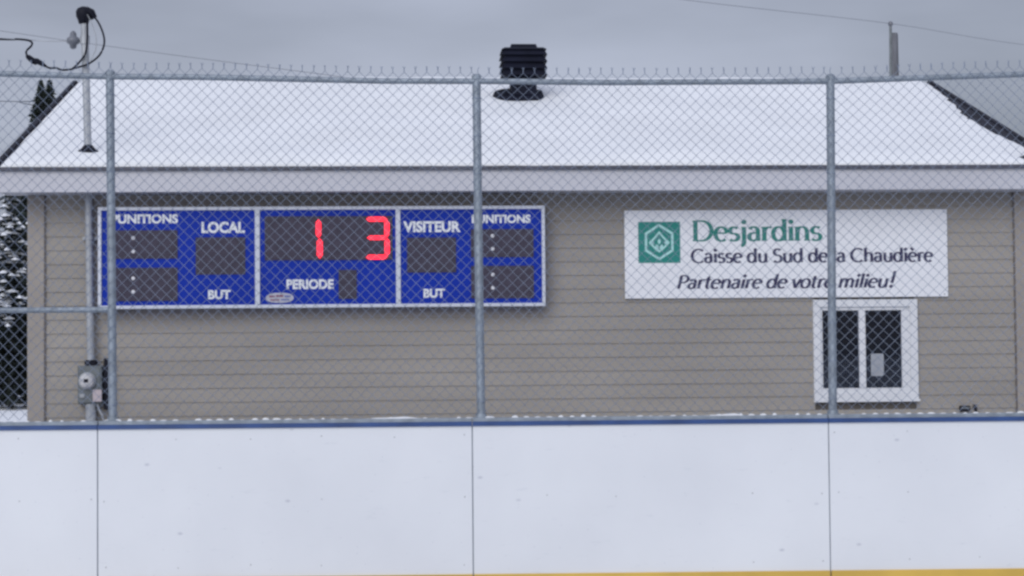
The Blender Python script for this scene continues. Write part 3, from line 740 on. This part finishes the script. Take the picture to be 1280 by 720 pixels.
# drip loops and the service drop
def bp(x, y, d=DM): s, z = B(x, y, d); return Vector((s, d, z))
def smooth_pts(pts, n=8):
    pts = [Vector(p) for p in pts]; o = []
    for i in range(len(pts)-1):
        p0, p1, p2, p3 = pts[max(0, i-1)], pts[i], pts[i+1], pts[min(len(pts)-1, i+2)]
        for k in range(n):
            t = k/n; o.append(.5*((2*p1)+(p2-p0)*t+(2*p0-5*p1+4*p2-p3)*t*t+(3*p1-p0-3*p2+p3)*t**3))
    return o+[pts[-1]]
def cable(name, lab, pts, r, cat='cable', group=None, mt='rubber'):
    q = MB(); q.tube(smooth_pts(pts), r, 6)
    return tag(q.build(name, mt, smooth=True, inB=True), lab, cat, group)
d2 = DM-.05
cable('drip_loop_cable', 'black cable bowing out right of the mast top in a wide loop', [bp(108, 14, d2), bp(117, 20, d2), bp(126, 34, d2), bp(130.5, 52, d2), bp(125, 68, d2), bp(112, 79, d2), bp(98, 84, d2), bp(90, 86, d2)], .0085, group='drip loops')
cable('drip_loop_cable', 'black cable hugging the mast from its hooded top down to the splice', [bp(107, 16, d2), bp(109, 26, d2), bp(109, 48, d2), bp(107, 66, d2), bp(99, 78, d2), bp(90, 86.5, d2)], .0085, group='drip loops')
cable('drip_loop_cable', 'thin grey wire in a narrow loop just right of the mast', [bp(109, 18, d2), bp(115, 30, d2), bp(120, 46, d2), bp(120, 60, d2), bp(117, 68, d2), bp(112, 78, d2-.01)], .004, group='drip loops', mt='conduit')
cable('service_cable', 'black service cable coming in from the left edge and dropping to the splice', [bp(-420, 26, -6), bp(-150, 43, -2), bp(0, 49, -.4), (bp(22, 49, -.2)), bp(37, 51, d2), bp(40, 56, d2), bp(33, 64, d2), bp(34, 70, d2)], .009)
cable('service_cable', 'short black cable running right from the splice to the drip loops', [bp(54, 81, d2), bp(62, 85, d2), bp(70, 85, d2), bp(78, 87.5, d2), bp(90, 86.5, d2)], .009)
cable('messenger_wire', 'thin bare wire tied to the insulator on the mast', [bp(-420, 24, -6), bp(-150, 42, -2), bp(0, 48, -.4), bp(38, 50, -.1), bp(60, 51.5, DM), bp(91, 51, DM)], .0045, mt='conduit')
# splice: two taped connectors
sp = thing('cable_splice', 'black taped cable splice hanging left of the mast', 'splice', tuple(bp(45, 76, d2)), inB=True)
q = MB(); a, b_ = bp(33, 69.5, d2), bp(46, 79.5, d2); q.tube([a, lerp(a, b_, .2), lerp(a, b_, .7), b_], [.012, .022, .026, .016], 10); q.build('connector', 'rubber', sp, smooth=True)
q = MB(); a, b_ = bp(43, 74.5, d2-.03), bp(58, 83.0, d2-.03); q.tube([a, lerp(a, b_, .2), lerp(a, b_, .6), b_], [.014, .024, .020, .009], 10); q.build('connector', 'rubber', sp, smooth=True)

# small outdoor tap and outlet low on the wall, right
e = thing('wall_outlet', 'small dark outlet cover low on the siding at the right', 'outlet', (B(1206, 514, -.03)[0], -.02, B(1206, 514, -.03)[1]), inB=True)
q = MB(); q.bbox(B(1199.5, 511, -.03)[0], B(1212, 511, -.03)[0], -.050, -.0205, B(1206, 514, -.03)[1], B(1206, 507, -.03)[1], .004); q.build('cover', 'dark', e)
q = MB(); q.box(B(1200.5, 511, -.03)[0], B(1211, 511, -.03)[0], -.054, -.0505, B(1206, 511, -.03)[1], B(1206, 508.5, -.03)[1]); q.build('flap', 'meterbox', e)
e = thing('hose_tap', 'tiny dark hose tap beside the outlet cover at the right', 'tap', (B(1218, 514, -.03)[0], -.02, B(1218, 514, -.03)[1]), inB=True)
a, zt_ = B(1218, 511, -.03)
q = MB(); q.tube([(a, -.021, zt_+.01), (a, -.06, zt_+.01), (a, -.075, zt_-.02)], .012, 8); q.build('spout', 'dark', e)
q = MB(); q.lathe((a, -.05, zt_+.02), (0, 0, 1), [(0, .008), (.01, .008), (.011, .022), (.016, .022)], 10); q.build('handle', 'dark', e)

# ------------------------------------------------------------------ roof vent
def roofhit(px, py):
    lo_, hi_ = D_EAVE, D_RIDGE
    for _ in range(50):
        md = (lo_+hi_)/2; s, z_ = B(px, py, md)
        if z_ < roofz(md): hi_ = md
        else: lo_ = md
    return s, md, z_
vs_, vd, vz = roofhit(654, 127.5)
pm = 2400/ (16+vd-.0)                            # photo pixels per metre there
vent = thing('roof_vent', 'square black louvred roof vent standing near the snowy ridge', 'roof vent', (vs_, vd, vz), inB=True)
q = MB()                                         # flashing lying on the slope
sl_ = (ZR-ZE2)/(D_RIDGE-D_EAVE)
pts = []
for k in range(20):
    t = 2*math.pi*k/20; rr_ = 1+.16*noise.noise(Vector((math.cos(t)*2, math.sin(t)*2, .3)))
    pts.append((vs_-.05+.262*rr_*math.copysign(abs(math.cos(t))**.7, math.cos(t)), vd-.04+.20*rr_*math.copysign(abs(math.sin(t))**.7, math.sin(t))))
q.v = [(s, d, roofz(d)+.006) for s, d in pts] + [(s*.86+(vs_-.05)*.14, d*.86+(vd-.04)*.14, roofz(d)+.10) for s, d in pts]
q.f = [tuple(range(20, 40))] + [(i, (i+1) % 20, (i+1) % 20+20, i+20) for i in range(20)]
q.build('flashing', 'black', vent)
zh0 = B(655, 98, vd)[1]; zh1 = B(655, 64.5, vd)[1]; zt1 = B(655, 57.5, vd)[1]
q = MB(); q.box(vs_-16/pm, vs_+16/pm, vd-16/pm, vd+16/pm, vz-.10, zh0+.03); q.build('neck', 'black', vent)
q = MB(); q.box(vs_-24/pm, vs_+24/pm, vd-24/pm, vd+24/pm, zh0+.01, zh1-.005); q.build('core', 'black', vent)
nl = 4; hh = (zh1-zh0)/nl
for k in range(nl):
    z0_ = zh0+hh*k
    q = MB(); q.frustum((vs_, vd, z0_+.004), 57.5/pm, 57.5/pm, (vs_, vd, z0_+hh*.80), 50.5/pm, 50.5/pm); q.build('louvre', 'black', vent)
q = MB(); q.frustum((vs_, vd, zh1-.008), 56/pm, 56/pm, (vs_, vd, zh1+.012), 48/pm, 48/pm); q.frustum((vs_, vd, zh1+.013), 35/pm, 35/pm, (vs_, vd, zt1), 31/pm, 31/pm); q.build('cap', 'black', vent)

# ------------------------------------------------------------------ far pole and overhead wires
PY = 50.0
pt = P(1117, 41.5, PY); pbm = P(1117.5, 97, PY)
pole = thing('utility_pole', 'grey wooden utility pole rising behind the right end of the roof', 'utility pole', (pt.x+.05, PY, 0.0))
px_ = pt.x
q = MB(); q.tube([(px_+.05, PY, 0), (px_+.02, PY, pt.z*.5), (px_, PY, pt.z-.05), (px_, PY, pt.z)], [.16, .135, .112, .10], 14); q.build('shaft', 'wood', pole)
pp = P(1112.5, 31, PY); pq = P(1111.5, 110, PY)
q = MB(); q.tube([(pp.x-.02, PY-.06, pq.z), (pp.x, PY-.06, pp.z-.1), (pp.x, PY-.06, pp.z)], [.038, .036, .03], 8); q.build('pin_bracket', 'meterbox', pole)
q = MB(); q.lathe((pp.x, PY-.06, pp.z-.06), (0, 0, 1), [(0, .03), (.04, .06), (.10, .065), (.14, .03)], 12); q.build('insulator', 'porcelain', pole, smooth=True)
def overhead(name, lab, pts, r):
    q = MB(); q.tube(smooth_pts(pts, 10), r, 5)
    tag(q.build(name, 'porcelain', smooth=True), lab, 'overhead wire')
overhead('overhead_wire', 'thin overhead wire crossing the sky to the utility pole', [P(500, -52, 38), P(850, -1, 44), P(1113, 29.5, PY-.06), P(1280, 56, 54), P(1600, 95, 62)], .0065)
overhead('overhead_wire', 'faint thin wire sloping down behind the service mast towards the roof ridge', [P(-500, -35, 40), P(0, 38.5, 40), P(130, 57, 40), P(280, 77, 40), P(600, 118, 40)], .006)
overhead('overhead_wire', 'thin wire low in the sky left of the spruce tips', [P(-600, 118, 58), P(0, 126.5, 63), P(40, 131, 64), P(300, 170, 70)], .016)

# ------------------------------------------------------------------ snowy spruces
def spruce(name_lab, px_, Yt, ytip, base_w, dens, snowy, seed, lv=5.2):
    rnd = random.Random(seed)
    top = P(px_, ytip, Yt); x0 = top.x; gz_ = snowz(x0, Yt)-.05; H = top.z-gz_
    t = thing('spruce_tree', name_lab, 'tree', (x0, Yt, gz_), group='snowy spruces beside the clubhouse')
    q = MB(); q.tube([(x0, Yt, gz_), (x0+.03, Yt, gz_+H*.5), (x0, Yt, top.z)], [.022*H*.6, .012*H*.6, .01], 8); q.build('trunk', 'bark', t)
    q = MB(); sn = MB(); nl_ = int(H*lv)
    for k in range(nl_):
        f = (k+.5*rnd.random())/nl_; zc_ = gz_+H*(.05+.95*f); rad = base_w*(1-f)**.9+.015
        nb = max(4, int(dens*(1-f*.55)))
        for b_ in range(nb):
            az = rnd.uniform(0, 2*math.pi); ln = rad*rnd.uniform(.62, 1.12); dr = Vector((math.cos(az), math.sin(az), 0)); sd_ = Vector((-dr.y, dr.x, 0))
            droop = rnd.uniform(.15, .42)
            tip = Vector((x0, Yt, zc_)) + dr*ln + Vector((0, 0, -ln*droop))
            root_ = Vector((x0, Yt, zc_))
            nt_ = max(3, int(ln/.17))
            for j in range(nt_):
                u = (j+.6)/nt_; c = root_.lerp(tip, u); c.z += .12*ln*math.sin(math.pi*u); sz_ = min(.10+.15*(1-u), .045+.30*ln)
                for side in (-1, 1):
                    e1 = c+dr*sz_*rnd.uniform(.6, 1.2)+sd_*side*sz_*rnd.uniform(.8, 1.6)+Vector((0, 0, -rnd.uniform(.03, .16)))
                    e2 = c+sd_*side*sz_*.35-dr*sz_*.6+Vector((0, 0, -rnd.uniform(.0, .08)))
                    k0 = len(q.v); q.v += [tuple(c), tuple(e1), tuple(e2)]; q.f.append((k0, k0+1, k0+2))
                if rnd.random() < snowy*(.35+.65*u) and noise.noise(Vector((c.x*.6, c.y*.6, c.z*.6+seed))) > (.10 if c.z < gz_+.45*H else -.2):
                    a_ = sz_*rnd.uniform(.8, 1.35); up = Vector((0, 0, .035))
                    k0 = len(sn.v); cv_ = c+up
                    sn.v += [tuple(cv_+Vector((0, 0, .05))), tuple(cv_+dr*a_-Vector((0, 0, .05))), tuple(cv_+sd_*a_-Vector((0, 0, .03))), tuple(cv_-dr*a_*.7), tuple(cv_-sd_*a_-Vector((0, 0, .03)))]
                    sn.f += [(k0, k0+1, k0+2), (k0, k0+2, k0+3), (k0, k0+3, k0+4), (k0, k0+4, k0+1)]
    q.build('crown', 'needles', t)
    if sn.f: sn.build('snow_load', 'spurn', t)['kind'] = 'stuff'
spruce('dark narrow spruce, left of the two tips above the roof edge', 51, 64, 98, 2.3, 26, 0, 1, 11)
spruce('dark narrow spruce, right of the two tips above the roof edge', 62, 66, 97, 2.3, 26, 0, 2, 11)
spruce('snow laden spruce seen in the gap left of the clubhouse wall', 14, 58, 214, 2.3, 15, .24, 3, 6.5)
spruce('snowy spruce at the left picture edge beyond the clubhouse', -62, 61, 208, 2.5, 10, .8, 4)
spruce('dark spruce tucked behind the clubhouse corner', 34, 66, 206, 2.2, 14, .12, 5, 6)
